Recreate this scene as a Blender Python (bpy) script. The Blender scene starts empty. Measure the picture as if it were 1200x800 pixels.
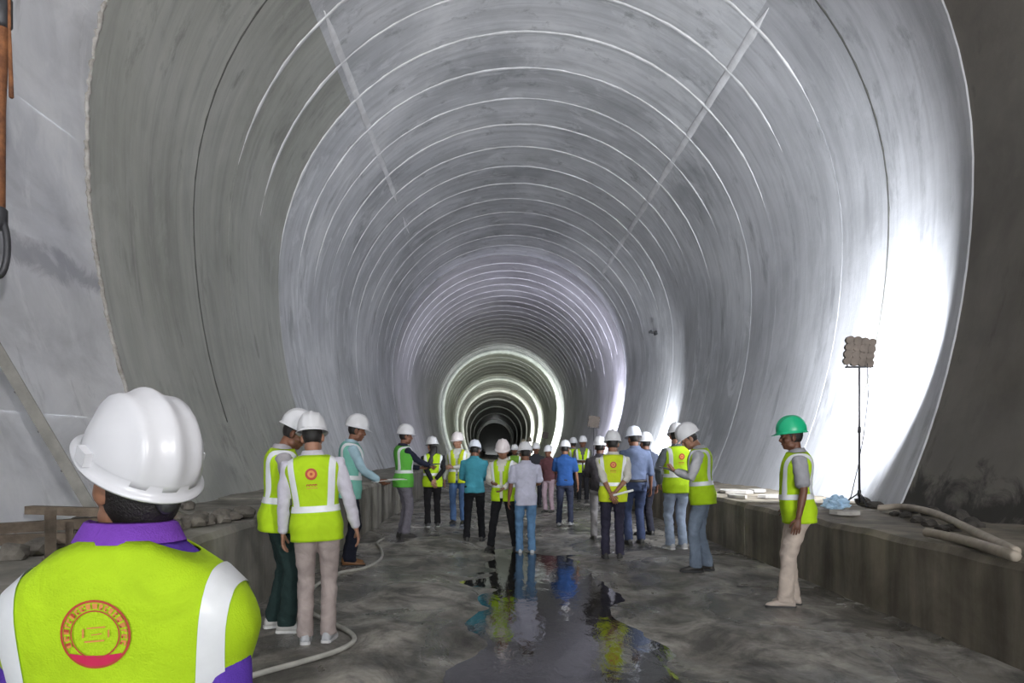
import bpy, bmesh, math, random
from mathutils import Vector, Matrix, noise
from mathutils.bvhtree import BVHTree

random.seed(7)
scene = bpy.context.scene
COL = scene.collection
R_ = math.radians

# ------------------------------------------------------------------ camera, world, lights, exposure
CAM_Z = 1.4
FPX, VX, VY = 870.0, 577.0, 527.0          # focal length and vanishing point in pixels of the 1200x800 frame
cam = bpy.data.cameras.new('camera')
cam.sensor_width = 36.0
cam.lens = FPX / 1200 * 36.0
cam.shift_x = (600 - VX) / 1200
cam.shift_y = (VY - 400) / 1200
cam.clip_end = 1000
cam.clip_start = 0.05
cam_o = bpy.data.objects.new('camera', cam)
COL.objects.link(cam_o)
cam_o.location = (0, 0, CAM_Z)
cam_o.rotation_euler = (R_(90), 0, 0)
scene.camera = cam_o

world = bpy.data.worlds.new('fill_sky')  # pale sky that supplies the fill through the added portal
scene.world = world
world.use_nodes = True
bg = world.node_tree.nodes['Background']
bg.inputs[0].default_value = (0.93, 0.97, 1.0, 1)
bg.inputs[1].default_value = 14.0
scene.view_settings.view_transform = 'Standard'
scene.view_settings.look = 'None'
scene.view_settings.gamma = 1.0
scene.view_settings.use_curve_mapping = False
scene.view_settings.exposure = 0.2
scene.cycles.use_denoising = True
scene.cycles.max_bounces = 10
scene.cycles.diffuse_bounces = 7
scene.cycles.sample_clamp_indirect = 8.0

# unseen open portal behind the photographer, added for fill daylight: guides the sampling of the daylight that comes in there
pl = bpy.data.lights.new('fill_portal', 'AREA')
pl.shape = 'RECTANGLE'
pl.size, pl.size_y = 12, 12
pl.cycles.is_portal = True
po = bpy.data.objects.new('fill_portal', pl)
COL.objects.link(po)
po.location = (0.73, -30.2, 4.9)
po.rotation_euler = (R_(90), 0, 0)

# power of the work floods, aimed from their stands (near, low, middle, far), and of the flood added behind for fill
FLOOD_W = dict(near=470, low=260, mid=680, far=1100, rear_fill=650)

# ------------------------------------------------------------------ helpers
def link(o, parent=None):
    COL.objects.link(o)
    if parent is not None:
        o.parent = parent
    return o

def tag(o, label=None, cat=None, group=None, kind=None):
    if label: o['label'] = label
    if cat: o['category'] = cat
    if group: o['group'] = group
    if kind: o['kind'] = kind
    return o

def empty(name, loc=(0, 0, 0), rz=0.0):
    o = bpy.data.objects.new(name, None)
    o.empty_display_size = 0.1
    COL.objects.link(o)
    o.location = loc
    o.rotation_euler = (0, 0, rz)
    return o

class MB:
    def __init__(s):
        s.v, s.f, s.m = [], [], []
    def add(s, vs, fs, mi=0):
        b = len(s.v)
        s.v += [tuple(p) for p in vs]
        s.f += [tuple(b + i for i in f) for f in fs]
        s.m += [mi] * len(fs)
        return s
    def box(s, c, d, rot=None, mi=0):
        M = Matrix.Translation(c) @ (rot.to_4x4() if rot else Matrix())
        vs = [M @ Vector((x * d[0] / 2, y * d[1] / 2, z * d[2] / 2)) for x in (-1, 1) for y in (-1, 1) for z in (-1, 1)]
        return s.add(vs, [(0, 1, 3, 2), (4, 6, 7, 5), (0, 4, 5, 1), (2, 3, 7, 6), (0, 2, 6, 4), (1, 5, 7, 3)], mi)
    def tube(s, pts, rad, segs=12, up=None, mi=0, round_caps=True):
        """swept ellipse through pts; rad = list of r or (ra, rb)"""
        pts = [Vector(p) for p in pts]
        rad = [(r, r) if not isinstance(r, (tuple, list)) else r for r in rad]
        n = len(pts)
        tans = []
        for i in range(n):
            t = pts[min(i + 1, n - 1)] - pts[max(i - 1, 0)]
            tans.append(t.normalized() if t.length > 1e-9 else Vector((0, 0, 1)))
        u = Vector(up) if up is not None else (Vector((1, 0, 0)) if abs(tans[0].x) < 0.8 else Vector((0, 1, 0)))
        rings = []
        if round_caps:
            seq = [(pts[0] - tans[0] * max(rad[0]) * .45, tans[0], (rad[0][0] * .6, rad[0][1] * .6))]
        else:
            seq = []
        seq += [(pts[i], tans[i], rad[i]) for i in range(n)]
        if round_caps:
            seq.append((pts[-1] + tans[-1] * max(rad[-1]) * .45, tans[-1], (rad[-1][0] * .6, rad[-1][1] * .6)))
        for p, t, r in seq:
            a = (u - t * u.dot(t))
            if a.length < 1e-4:
                a = t.orthogonal()
            a.normalize()
            b = t.cross(a)
            u = a
            rings.append([p + a * (r[0] * math.cos(2 * math.pi * k / segs)) + b * (r[1] * math.sin(2 * math.pi * k / segs)) for k in range(segs)])
        return s.loft(rings, mi)
    def loft(s, rings, mi=0, caps=True):
        m = len(rings[0])
        vs = [p for r in rings for p in r]
        fs = []
        for i in range(len(rings) - 1):
            for k in range(m):
                k2 = (k + 1) % m
                fs.append((i * m + k, i * m + k2, (i + 1) * m + k2, (i + 1) * m + k))
        if caps:
            fs.append(tuple(range(m - 1, -1, -1)))
            fs.append(tuple((len(rings) - 1) * m + k for k in range(m)))
        return s.add(vs, fs, mi)
    def ell(s, c, r, rot=None, n=14, m=9, mi=0):
        c = Vector(c)
        rings = []
        for i in range(1, m):
            t = math.pi * i / m
            ring = []
            for k in range(n):
                a = 2 * math.pi * k / n
                p = Vector((r[0] * math.sin(t) * math.cos(a), r[1] * math.sin(t) * math.sin(a), -r[2] * math.cos(t)))
                ring.append(c + (rot @ p if rot else p))
            rings.append(ring)
        return s.loft(rings, mi)
    def mesh(s, name):
        me = bpy.data.meshes.new(name)
        me.from_pydata(s.v, [], s.f)
        if any(s.m):
            me.polygons.foreach_set('material_index', s.m)
        me.update()
        return me
    def build(s, name, mats, parent=None, smooth=False, loc=None):
        me = s.mesh(name)
        bm = bmesh.new(); bm.from_mesh(me)
        bmesh.ops.recalc_face_normals(bm, faces=bm.faces)
        bm.to_mesh(me); bm.free()
        for m in (mats if isinstance(mats, (list, tuple)) else [mats]):
            me.materials.append(m)
        if smooth:
            me.polygons.foreach_set('use_smooth', [True] * len(me.polygons))
        o = bpy.data.objects.new(name, me)
        link(o, parent)
        if loc is not None:
            o.location = loc
        return o

# ------------------------------------------------------------------ materials
MATS = {}
def new_mat(name):
    m = bpy.data.materials.new(name)
    m.use_nodes = True
    nt = m.node_tree
    return m, nt, nt.nodes['Principled BSDF']

def nnode(nt, t, **kw):
    n = nt.nodes.new(t)
    for k, v in kw.items():
        setattr(n, k, v)
    return n

def coords(nt, scale=(1, 1, 1), kind='Object'):
    tc = nnode(nt, 'ShaderNodeTexCoord')
    mp = nnode(nt, 'ShaderNodeMapping')
    mp.inputs['Scale'].default_value = scale
    nt.links.new(tc.outputs[kind], mp.inputs['Vector'])
    return mp.outputs['Vector']

def noise_n(nt, vec, scale, detail=6, rough=0.55, dist=0.0):
    n = nnode(nt, 'ShaderNodeTexNoise')
    n.inputs['Scale'].default_value = scale
    n.inputs['Detail'].default_value = detail
    n.inputs['Roughness'].default_value = rough
    n.inputs['Distortion'].default_value = dist
    nt.links.new(vec, n.inputs['Vector'])
    return n.outputs['Fac']

def ramp(nt, fac, stops):
    r = nnode(nt, 'ShaderNodeValToRGB')
    e = r.color_ramp.elements
    while len(e) < len(stops):
        e.new(0.5)
    for i, (p, c) in enumerate(stops):
        e[i].position = p
        e[i].color = (c[0], c[1], c[2], 1) if isinstance(c, (tuple, list)) else (c, c, c, 1)
    nt.links.new(fac, r.inputs['Fac'])
    return r.outputs['Color']

def mix(nt, fac, a, b, mode='MIX'):
    n = nnode(nt, 'ShaderNodeMix', data_type='RGBA', blend_type=mode)
    for sock, val in ((n.inputs[0], fac), (n.inputs[6], a), (n.inputs[7], b)):
        if hasattr(val, 'is_output'):
            nt.links.new(val, sock)
        elif isinstance(val, (tuple, list)):
            sock.default_value = (val[0], val[1], val[2], 1)
        else:
            sock.default_value = val
    return n.outputs[2]

def bump(nt, bs, height, strength, dist=0.02):
    b = nnode(nt, 'ShaderNodeBump')
    b.inputs['Strength'].default_value = strength
    b.inputs['Distance'].default_value = dist
    nt.links.new(height, b.inputs['Height'])
    nt.links.new(b.outputs['Normal'], bs.inputs['Normal'])

def mat_lining(name, dark, mid, light, rough=0.5, patch=0.5, streak=(0.35, 5.0, 0.35), stain=None):
    """cast tunnel lining: cloudy grey, marks that run round the ring, pale lime patches"""
    m, nt, bs = new_mat(name)
    v = coords(nt)
    big = noise_n(nt, v, 0.32, 7, 0.6, 0.4)
    vs = coords(nt, streak)
    st = noise_n(nt, vs, 1.0, 8, 0.62, 0.6)
    base = ramp(nt, big, [(0.30, dark), (0.5, mid), (0.72, light)])
    stc = ramp(nt, st, [(0.32, 0.72), (0.52, 1.0), (0.72, 1.2)])
    c = mix(nt, 0.8, base, stc, 'MULTIPLY')
    pv = coords(nt, (0.8, 1.6, 0.8))
    pn = noise_n(nt, pv, 0.9, 10, 0.68, 0.9)
    pm = ramp(nt, pn, [(0.53, 0.0), (0.62, patch)])
    c = mix(nt, pm, c, light)
    dn = noise_n(nt, coords(nt, (1.0, 1.0, 0.25)), 1.7, 9, 0.7, 0.3)
    dm = ramp(nt, dn, [(0.32, 0.6), (0.43, 0.0)])
    c = mix(nt, dm, c, (dark[0] * .55, dark[1] * .55, dark[2] * .55))
    if stain:                                   # smear band: (height, half width, colour, strength)
        tc = nnode(nt, 'ShaderNodeTexCoord'); sp = nnode(nt, 'ShaderNodeSeparateXYZ')
        nt.links.new(tc.outputs['Object'], sp.inputs[0])
        wob = noise_n(nt, coords(nt, (1.5, 1.5, 1.5)), 1.3, 8, 0.7, 0.6)
        a1 = nnode(nt, 'ShaderNodeMath', operation='MULTIPLY_ADD'); a1.inputs[1].default_value = stain[1] * 5; nt.links.new(wob, a1.inputs[0]); nt.links.new(sp.outputs['Z'], a1.inputs[2])
        a2 = nnode(nt, 'ShaderNodeMath', operation='SUBTRACT'); nt.links.new(a1.outputs[0], a2.inputs[0]); a2.inputs[1].default_value = stain[0] + stain[1] * 2.5
        a3 = nnode(nt, 'ShaderNodeMath', operation='ABSOLUTE'); nt.links.new(a2.outputs[0], a3.inputs[0])
        c = mix(nt, ramp(nt, a3.outputs[0], [(stain[1] * .4, stain[3]), (stain[1] * 1.2, 0.0)]), c, stain[2])
    nt.links.new(c, bs.inputs['Base Color'])
    rr = ramp(nt, st, [(0.3, rough - 0.1), (0.7, rough + 0.14)])
    nt.links.new(rr, bs.inputs['Roughness'])
    bs.inputs['Specular IOR Level'].default_value = 0.4
    fine = noise_n(nt, v, 9.0, 8, 0.65)
    hs = mix(nt, 0.35, st, fine)
    bump(nt, bs, hs, 0.35, 0.03)
    return m

def mat_concrete(name, dark, light, scale=1.2, rough=0.85, streaks=0.6, bumps=0.5, streak_scale=(3, 3, 0.35)):
    m, nt, bs = new_mat(name)
    v = coords(nt)
    a = noise_n(nt, v, scale, 9, 0.65, 0.3)
    s = noise_n(nt, coords(nt, streak_scale), 1.0, 7, 0.6, 0.2)
    c = ramp(nt, a, [(0.32, dark), (0.68, light)])
    c = mix(nt, streaks, c, ramp(nt, s, [(0.34, 0.42), (0.6, 1.1)]), 'MULTIPLY')
    nt.links.new(c, bs.inputs['Base Color'])
    bs.inputs['Roughness'].default_value = rough
    f = noise_n(nt, v, 14, 8, 0.7)
    bump(nt, bs, mix(nt, 0.5, a, f), bumps, 0.03)
    return m

def mat_plain(name, col, rough=0.5, metal=0.0, var=0.18, scale=8.0, bumps=0.12, spec=0.5, bdist=0.01):
    key = (name, tuple(col), rough)
    if key in MATS: return MATS[key]
    m, nt, bs = new_mat(name)
    v = coords(nt)
    a = noise_n(nt, v, scale, 5, 0.6)
    lo = tuple(x * (1 - var) for x in col); hi = tuple(min(1, x * (1 + var)) for x in col)
    nt.links.new(ramp(nt, a, [(0.3, lo), (0.7, hi)]), bs.inputs['Base Color'])
    bs.inputs['Roughness'].default_value = rough
    bs.inputs['Metallic'].default_value = metal
    bs.inputs['Specular IOR Level'].default_value = spec
    if bumps:
        bump(nt, bs, noise_n(nt, v, scale * 3, 4, 0.6), bumps, bdist)
    MATS[key] = m
    return m

def mat_cloth(name, col, rough=0.85, var=0.14, sheen=0.0, fold=0.35):
    key = ('cloth', name, tuple(col))
    if key in MATS: return MATS[key]
    m, nt, bs = new_mat(name)
    v = coords(nt)
    a = noise_n(nt, v, 7.0, 4, 0.55, 0.8)
    lo = tuple(x * (1 - var) for x in col); hi = tuple(min(1, x * (1 + var)) for x in col)
    nt.links.new(ramp(nt, a, [(0.3, lo), (0.7, hi)]), bs.inputs['Base Color'])
    bs.inputs['Roughness'].default_value = rough
    bs.inputs['Specular IOR Level'].default_value = 0.25
    bump(nt, bs, mix(nt, 0.15, a, noise_n(nt, v, 260, 2)), fold, 0.05)
    MATS[key] = m
    return m

M_LIN = mat_lining('cast_lining', (0.33, 0.34, 0.355), (0.52, 0.53, 0.55), (0.72, 0.725, 0.745), 0.5, 0.55)
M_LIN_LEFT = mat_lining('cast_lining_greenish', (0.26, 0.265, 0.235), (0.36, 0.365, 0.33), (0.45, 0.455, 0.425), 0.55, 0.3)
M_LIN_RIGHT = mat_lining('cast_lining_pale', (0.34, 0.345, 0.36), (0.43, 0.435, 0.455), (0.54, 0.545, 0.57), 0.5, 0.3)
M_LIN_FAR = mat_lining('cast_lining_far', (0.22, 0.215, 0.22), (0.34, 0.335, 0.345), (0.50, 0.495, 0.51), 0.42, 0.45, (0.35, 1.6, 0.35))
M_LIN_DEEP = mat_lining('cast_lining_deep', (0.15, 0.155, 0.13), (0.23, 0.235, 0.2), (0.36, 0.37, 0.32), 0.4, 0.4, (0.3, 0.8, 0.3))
M_MEMB = mat_lining('pale_membrane', (0.42, 0.43, 0.47), (0.60, 0.605, 0.63), (0.72, 0.72, 0.73), 0.6, 0.4, (0.8, 0.8, 1.3), (3.25, 0.13, (0.22, 0.22, 0.25), 0.6))
M_RAW = mat_lining('raw_sidewall', (0.10, 0.09, 0.075), (0.17, 0.155, 0.135), (0.22, 0.205, 0.18), 0.75, 0.2, (0.8, 0.8, 0.8), (0.75, 0.33, (0.03, 0.028, 0.025), 0.9))
M_RIDGE = mat_concrete('lime_ridge', (0.62, 0.62, 0.63), (0.84, 0.84, 0.86), 2.2, 0.7, 0.3, 0.4, (1, 1, 1))
M_GROOVE = mat_plain('dark_joint', (0.10, 0.10, 0.09), 0.8)
M_BENCH_R = mat_concrete('kerb_concrete_dirty', (0.13, 0.11, 0.08), (0.28, 0.245, 0.19), 1.3, 0.8, 0.85)
M_BENCH_L = mat_concrete('kerb_concrete_grey', (0.15, 0.14, 0.115), (0.31, 0.29, 0.25), 1.3, 0.8, 0.7)
M_RUBBLE = mat_concrete('rubble', (0.06, 0.052, 0.042), (0.22, 0.20, 0.17), 4, 0.9, 0.3, 0.8)
M_RUST = mat_concrete('rust', (0.10, 0.035, 0.015), (0.32, 0.13, 0.05), 9, 0.8, 0.3, 0.6)
M_STEEL = mat_plain('worn_steel', (0.22, 0.21, 0.19), 0.5, 0.6)
M_DARKSTEEL = mat_plain('dark_steel', (0.05, 0.05, 0.055), 0.5, 0.4)
M_WOOD = mat_concrete('weathered_timber', (0.08, 0.06, 0.042), (0.20, 0.155, 0.115), 5, 0.85, 0.6, 0.5, (2, 2, 12))
M_HOSE = mat_plain('pale_hose', (0.42, 0.41, 0.37), 0.6)
M_PIPE = mat_plain('dusty_pipe', (0.36, 0.31, 0.25), 0.65)

# ------------------------------------------------------------------ geometry of the bore
RAD = 5.2
AX, AZ = 0.73, CAM_Z + 0.68 * RAD          # axis of the bore
CSIDE = 0.9 * RAD
XL, XR = -2.13, 3.36                        # kerb faces
ZL, ZR = 0.78, 0.69                         # kerb tops

def prof(a, R=RAD):
    """point of the bore's outline; a in degrees from the crown, + = right"""
    s = 1 if a >= 0 else -1
    A = abs(a)
    if A <= 90:
        return AX + s * R * math.sin(R_(A)), AZ + R * math.cos(R_(A))
    b = R_((A - 90) / 1.9)
    return AX + s * (-CSIDE + (CSIDE + R) * math.cos(b)), AZ - (CSIDE + R) * math.sin(b)

AMAX = 153

def lining_strip(a0, a1, y0, y1, R, step=5.0, ny=1, flange=0.06, gap=0.003):
    """inner skin of one cast panel with short returns at its edges; y0,y1 may be functions of x"""
    n = max(2, int(round(abs(a1 - a0) / step)))
    mb = MB()
    f0 = y0 if callable(y0) else (lambda x: y0)
    f1 = y1 if callable(y1) else (lambda x: y1)
    P = []
    for i in range(n + 1):
        a = a0 + (a1 - a0) * i / n
        x, z = prof(a, R)
        xo, zo = prof(a, R + flange)
        row = [(xo, f0(x) + gap, zo)]
        for j in range(ny + 1):
            t = j / ny
            row.append((x, (f0(x) + gap) * (1 - t) + (f1(x) - gap) * t, z))
        row.append((xo, f1(x) - gap, zo))
        P.append(row)
    for cols in ((0, 1), tuple(range(1, ny + 2)), (ny + 1, ny + 2)):      # returns keep vertices of their own: crisp edges
        m = len(cols)
        fs = [(i * m + j, (i + 1) * m + j, (i + 1) * m + j + 1, i * m + j + 1) for i in range(n) for j in range(m - 1)]
        mb.add([r[c] for r in P for c in cols], fs)
    return mb

def arc_bar(a0, a1, y, w, h, R, step=4.0, jit=0.0, seed=0):
    """raised fin following the bore"""
    n = max(2, int(round((a1 - a0) / step)))
    rings = []
    rr = random.Random(seed)
    for i in range(n + 1):
        a = a0 + (a1 - a0) * i / n
        tp = min(1, .15 + min(a - a0, a1 - a) / 14) if jit else 1
        ww = tp * w * (1 + jit * rr.uniform(-.6, .6)); hh = tp * h * (1 + jit * rr.uniform(-.5, .5))
        x0, z0 = prof(a, R + 0.006); x1, z1 = prof(a, R - hh)
        rings.append([Vector((x0, y - ww / 2, z0)), Vector((x1, y - ww * .3, z1)), Vector((x1, y + ww * .3, z1)), Vector((x0, y + ww / 2, z0))])
    return MB().loft(rings)

def edge_y(x):                                # the ragged end of the cast lining, slightly skewed
    return 8.22 + (x + 4.3) / 10.2 * 0.95

wall_left = tag(empty('wall_left', (0, 0, 0)), 'left side wall of the tunnel lining, grey green concrete', kind='structure')
wall_right = tag(empty('wall_right', (0, 0, 0)), 'right side wall of the tunnel lining, pale concrete lit by a flood', kind='structure')
ceiling = tag(empty('ceiling', (0, 0, 0)), 'arched crown of the tunnel lining with cast rings', kind='structure')

SEAM = 45
JOINT_Y = 11.1
STEP = 1.47
NR = 15
END1 = JOINT_Y + NR * STEP                    # ~33.2 m
# nearest cast bay, ends in a ragged edge towards the camera
lining_strip(-SEAM, SEAM, edge_y, JOINT_Y, RAD, ny=6).build('lining_panel', M_LIN, ceiling, True)
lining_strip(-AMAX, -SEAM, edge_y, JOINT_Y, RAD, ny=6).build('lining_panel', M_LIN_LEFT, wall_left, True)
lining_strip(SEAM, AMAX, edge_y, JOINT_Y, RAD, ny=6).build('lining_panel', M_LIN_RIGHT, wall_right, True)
for i in range(NR):
    y0 = JOINT_Y + i * STEP
    g = 0.012 if i == 0 else 0.003
    rj = RAD + random.uniform(-0.004, 0.004)
    lining_strip(-SEAM, SEAM, y0, y0 + STEP, rj, gap=g).build('lining_panel', M_LIN, ceiling, True)
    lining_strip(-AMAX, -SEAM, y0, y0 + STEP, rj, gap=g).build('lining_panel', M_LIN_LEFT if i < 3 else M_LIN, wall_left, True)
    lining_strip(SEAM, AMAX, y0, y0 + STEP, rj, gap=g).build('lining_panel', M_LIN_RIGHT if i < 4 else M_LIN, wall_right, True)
    if i > 0:
        arc_bar(-78 + random.uniform(-8, 8), 74 + random.uniform(-8, 8), y0, 0.095, 0.014, RAD - 0.002, jit=0.8, seed=i).build('joint_ridge', M_RIDGE, ceiling, True)
# long pale seams between crown and side panels
def long_seam(a, y0, y1, w, seed, parent):
    rr = random.Random(seed)
    rings = []
    n = int((y1 - y0) / 0.15)
    for i in range(n + 1):
        y = y0 + (y1 - y0) * i / n
        ww = w * (1 + .5 * noise.noise(Vector((y * 1.3, a, 0)))) * min(1, .1 + min(i, n - i) / 6)
        da = math.degrees(ww / RAD) / 2
        aa = a + rr.uniform(-.03, .03)
        p = [prof(aa - da, RAD + .004), prof(aa - da * .7, RAD - .012), prof(aa + da * .7, RAD - .012), prof(aa + da, RAD + .004)]
        rings.append([Vector((x, y, z)) for x, z in p])
    return MB().loft(rings).build('seam_ridge', M_RIDGE, parent, True)
long_seam(-43, 12.4, 22.0, 0.17, 1, ceiling)
long_seam(46, 12.0, 30.5, 0.17, 2, ceiling)
long_seam(-43, 23.4, 25.2, 0.15, 5, ceiling)
# dark open joint round the first bay
arc_bar(-125, 120, JOINT_Y, 0.055, 0.006, RAD, seed=77).build('joint_gap', M_GROOVE, ceiling, True)

# dark backing shell so that no gap looks into nothing, then the deeper bays
lining_strip(-AMAX, AMAX, 8.0, END1 + .3, RAD + 0.13, step=6).build('joint_backing', M_GROOVE, ceiling, True)

def deep_bay(y0, y1, R, mat, ridges, seed):
    o = lining_strip(-AMAX, AMAX, y0, y1, R, ny=3, gap=0.0, flange=0.25).build('lining_bay', mat, ceiling, True)
    mb = MB(); rr = random.Random(seed)
    y = y0 + ridges
    while y < y1 - .2:
        t = arc_bar(-80 + rr.uniform(-10, 10), 80 + rr.uniform(-10, 10), y, 0.09, 0.014, R, step=6, jit=.4, seed=int(y * 7))
        mb.add(t.v, t.f)
        y += ridges
    r = mb.build('joint_ridge', M_RIDGE, ceiling, True)
    r['kind'] = 'stuff'
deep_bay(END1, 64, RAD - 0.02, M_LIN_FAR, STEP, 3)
long_seam(-43, 35, 46, 0.16, 8, ceiling)
long_seam(46, 34.5, 52, 0.16, 9, ceiling)
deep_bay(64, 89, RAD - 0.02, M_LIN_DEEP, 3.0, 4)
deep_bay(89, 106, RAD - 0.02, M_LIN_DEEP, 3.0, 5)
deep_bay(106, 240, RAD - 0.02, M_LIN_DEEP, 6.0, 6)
M_COLLAR = mat_concrete('pale_rib', (0.46, 0.48, 0.45), (0.62, 0.64, 0.60), 1.5, 0.6, 0.3, 0.3, (1, 1, 1))
for k, (y, h, w) in enumerate(((64.2, 0.32, 0.5), (89.2, 0.34, 0.5), (106.2, 0.36, 0.6), (126, 0.2, 0.5), (148, 0.2, 0.5), (175, 0.2, 0.5), (210, 0.2, 0.5))):
    arc_bar(-AMAX, AMAX, y, w, h, RAD - .02, step=5).build('lining_rib', M_COLLAR, ceiling, True)
mbx = MB()
ring = [Vector((prof(a, RAD)[0], 240, prof(a, RAD)[1])) for a in range(-150, 151, 10)]
mbx.add(ring, [tuple(range(len(ring)))])
mbx.build('dark_end_cap', mat_plain('painted_darkness', (.015, .015, .014), .9), ceiling)  # far cap coloured near-black for the unlit depth of the tunnel

# uncast part in front of the edge, behind and around the camera
OUT = 0.025
lining_strip(-SEAM, SEAM, -30, lambda x: edge_y(x) + .15, RAD + OUT, ny=6).build('membrane_sheet', M_MEMB, ceiling, True)
# left: overlapping horizontal membrane sheets
la = [-45, -62, -77, -92, -107, -126, -AMAX]
for i in range(len(la) - 1):
    lining_strip(la[i + 1], la[i] + 0.25, -30, lambda x: edge_y(x) + .15, RAD + OUT + 0.006 * (i % 2), ny=6, flange=.03).build('membrane_sheet', M_MEMB, wall_left, True)
lining_strip(SEAM, AMAX, -30, lambda x: edge_y(x) + .15, RAD + OUT, ny=6).build('raw_sidewall', M_RAW, wall_right, True)
M_LIP_EDGE = mat_concrete('lip_mortar', (0.24, 0.22, 0.19), (0.50, 0.48, 0.46), 9, 0.85, 0.2, 0.8, (1, 1, 1))
# ragged lip of the cast lining on the left
rr = random.Random(5)
mb = MB(); rings = []
for i in range(160):
    a = -64 - i * .52
    x, z = prof(a, RAD)
    w = 0.02 + rr.uniform(-.015, .03); y = edge_y(x) + rr.uniform(-.02, .015)
    xo, zo = prof(a, RAD + OUT); xi, zi = prof(a, RAD - .012 * rr.random())
    rings.append([Vector((xo, y - w, zo)), Vector((xi, y - w * .4, zi)), Vector((xi, y + .02, zi)), Vector((xo, y + .03, zo))])
MB().loft(rings).build('ragged_lip', M_LIP_EDGE, wall_left, True)

# ------------------------------------------------------------------ floor, puddle, kerbs
def floor_z(x, y):
    dish = -0.13 * math.exp(-((x - 0.55) / 1.25) ** 2)
    if y < 0: dish *= 0.6
    return dish

def floor_zn(x, y):
    amp = 1.0 if y < 22 else 0.3
    n = noise.noise(Vector((x * 0.9, y * 0.7, 3.1))) * 0.024 + noise.noise(Vector((x * 2.6, y * 2.2, 7.7))) * 0.017 + noise.noise(Vector((x * 7, y * 6, 1.3))) * 0.004
    return floor_z(x, y) + n * amp

def ground(px, py):
    """world point where the photo's pixel meets the floor"""
    y = 6.0
    for _ in range(40):
        x = (px - VX) * y / FPX
        h = CAM_Z - floor_z(x, y)
        y = 0.5 * y + 0.5 * FPX * h / (py - VY)
    x = (px - VX) * y / FPX
    return Vector((x, y, floor_z(x, y)))

def at(px, py, y):
    return Vector(((px - VX) * y / FPX, y, CAM_Z - (py - VY) * y / FPX))

ys = []
y = -30.0
while y < 240:
    ys.append(y)
    y += (2.0 if y < -2 else 0.5) if y < 2.5 else (0.06 if y < 16 else (0.25 if y < 30 else 4.0))
nx = 90
mb = MB()
for y in ys:
    for i in range(nx + 1):
        x = XL - .05 + (XR - XL + .1) * i / nx
        mb.v.append((x, y, floor_zn(x, y)))
for j in range(len(ys) - 1):
    for i in range(nx):
        mb.f.append((j * (nx + 1) + i, j * (nx + 1) + i + 1, (j + 1) * (nx + 1) + i + 1, (j + 1) * (nx + 1) + i)); mb.m.append(0)

m, nt, bs = new_mat('wet_muddy_concrete')
v = coords(nt)
a = noise_n(nt, v, 0.9, 9, 0.65, 0.5)
b = noise_n(nt, coords(nt, (1, 0.6, 1)), 2.4, 9, 0.7, 0.8)
c = ramp(nt, a, [(0.30, (0.09, 0.083, 0.07)), (0.5, (0.21, 0.195, 0.17)), (0.66, (0.42, 0.39, 0.345))])
c = mix(nt, 0.8, c, ramp(nt, b, [(0.41, 0.28), (0.60, 1.45)]), 'MULTIPLY')
nt.links.new(c, bs.inputs['Base Color'])
wet = noise_n(nt, coords(nt, (0.8, 0.5, 1)), 1.1, 7, 0.6, 0.6)
nt.links.new(ramp(nt, wet, [(0.42, 0.14), (0.58, 0.72)]), bs.inputs['Roughness'])
bs.inputs['Specular IOR Level'].default_value = 0.5
bump(nt, bs, mix(nt, 0.4, b, noise_n(nt, v, 22, 8, 0.7)), 0.6, 0.03)
M_FLOOR = m
fl = mb.build('floor', M_FLOOR, None, True)
tag(fl, 'wet muddy concrete tunnel floor between the kerbs', kind='structure')

m, nt, bs = new_mat('murky_water')
bs.inputs['Base Color'].default_value = (0.03, 0.028, 0.023, 1)
bs.inputs['Roughness'].default_value = 0.05
bs.inputs['IOR'].default_value = 1.5
bs.inputs['Specular IOR Level'].default_value = 0.8
v = coords(nt, (1.0, 0.45, 1))
rp = noise_n(nt, v, 7.0, 4, 0.55, 0.5)
bump(nt, bs, rp, 0.22, 0.02)
M_WATER = m
mb = MB()
pts = []
for k in range(48):
    t = 2 * math.pi * k / 48
    rr_ = 1 + 0.10 * math.sin(3 * t + 1) + 0.07 * math.sin(7 * t)
    pts.append((0.75 + 1.5 * rr_ * math.cos(t), 6.7 + 4.4 * rr_ * math.sin(t), 0.0))
mb.add(pts, [tuple(range(48))])
pud = mb.build('puddle', M_WATER, None)
pud.location = (0, 0, -0.098)
tag(pud, 'shallow rippled puddle mirroring the crowd in the middle of the floor', 'puddle')

def kerb(name, x0, x1, ztop, cuts, mat, label, face_sign):
    root = tag(empty(name, (0, 0, 0)), label, kind='structure')
    for i in range(len(cuts) - 1):
        y0, y1 = cuts[i] + .006, cuts[i + 1] - .006
        n = max(2, int((y1 - y0) / 0.18)) if y0 < 20 else 2
        n = min(n, 60)
        dx = random.uniform(-.012, .012); dz = random.uniform(-.015, .015)
        rings = []
        for j in range(n + 1):
            y = y0 + (y1 - y0) * j / n
            def q(x, z, amp=.012):
                return Vector((x + dx + noise.noise(Vector((y * 1.7, z * 2, x))) * amp, y, z + (dz if z > 0 else 0) + noise.noise(Vector((y * 2.3, x * 2, z + 5))) * amp))
            xf, xb = (x0, x1)
            s = face_sign
            rings.append([q(xf, -.35, 0), q(xf, ztop * .25), q(xf, ztop * .6), q(xf, ztop - .05), q(xf + s * .035, ztop, .016), q(xf + s * .25, ztop, .02), q(xb, ztop, .03), q(xb, -.35, 0)])
        MB().loft(rings).build('kerb_block', mat, root, False)
    return root
cl = [-30, -14, -6, 0, 2.4, 4.8, 7.2, 9.6, 12.0, 14.4, 16.8, 19.2, 24, 30, 40, 60, 100, 240]
cr = [-30, -14, -6, 0, 3.0, 7.3, 9.9, 12.4, 15, 18, 24, 30, 40, 60, 100, 240]
kerb('trim_1', XL, XL - 2.3, ZL, cl, M_BENCH_L, 'concrete kerb bench along the left wall', -1)
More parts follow.
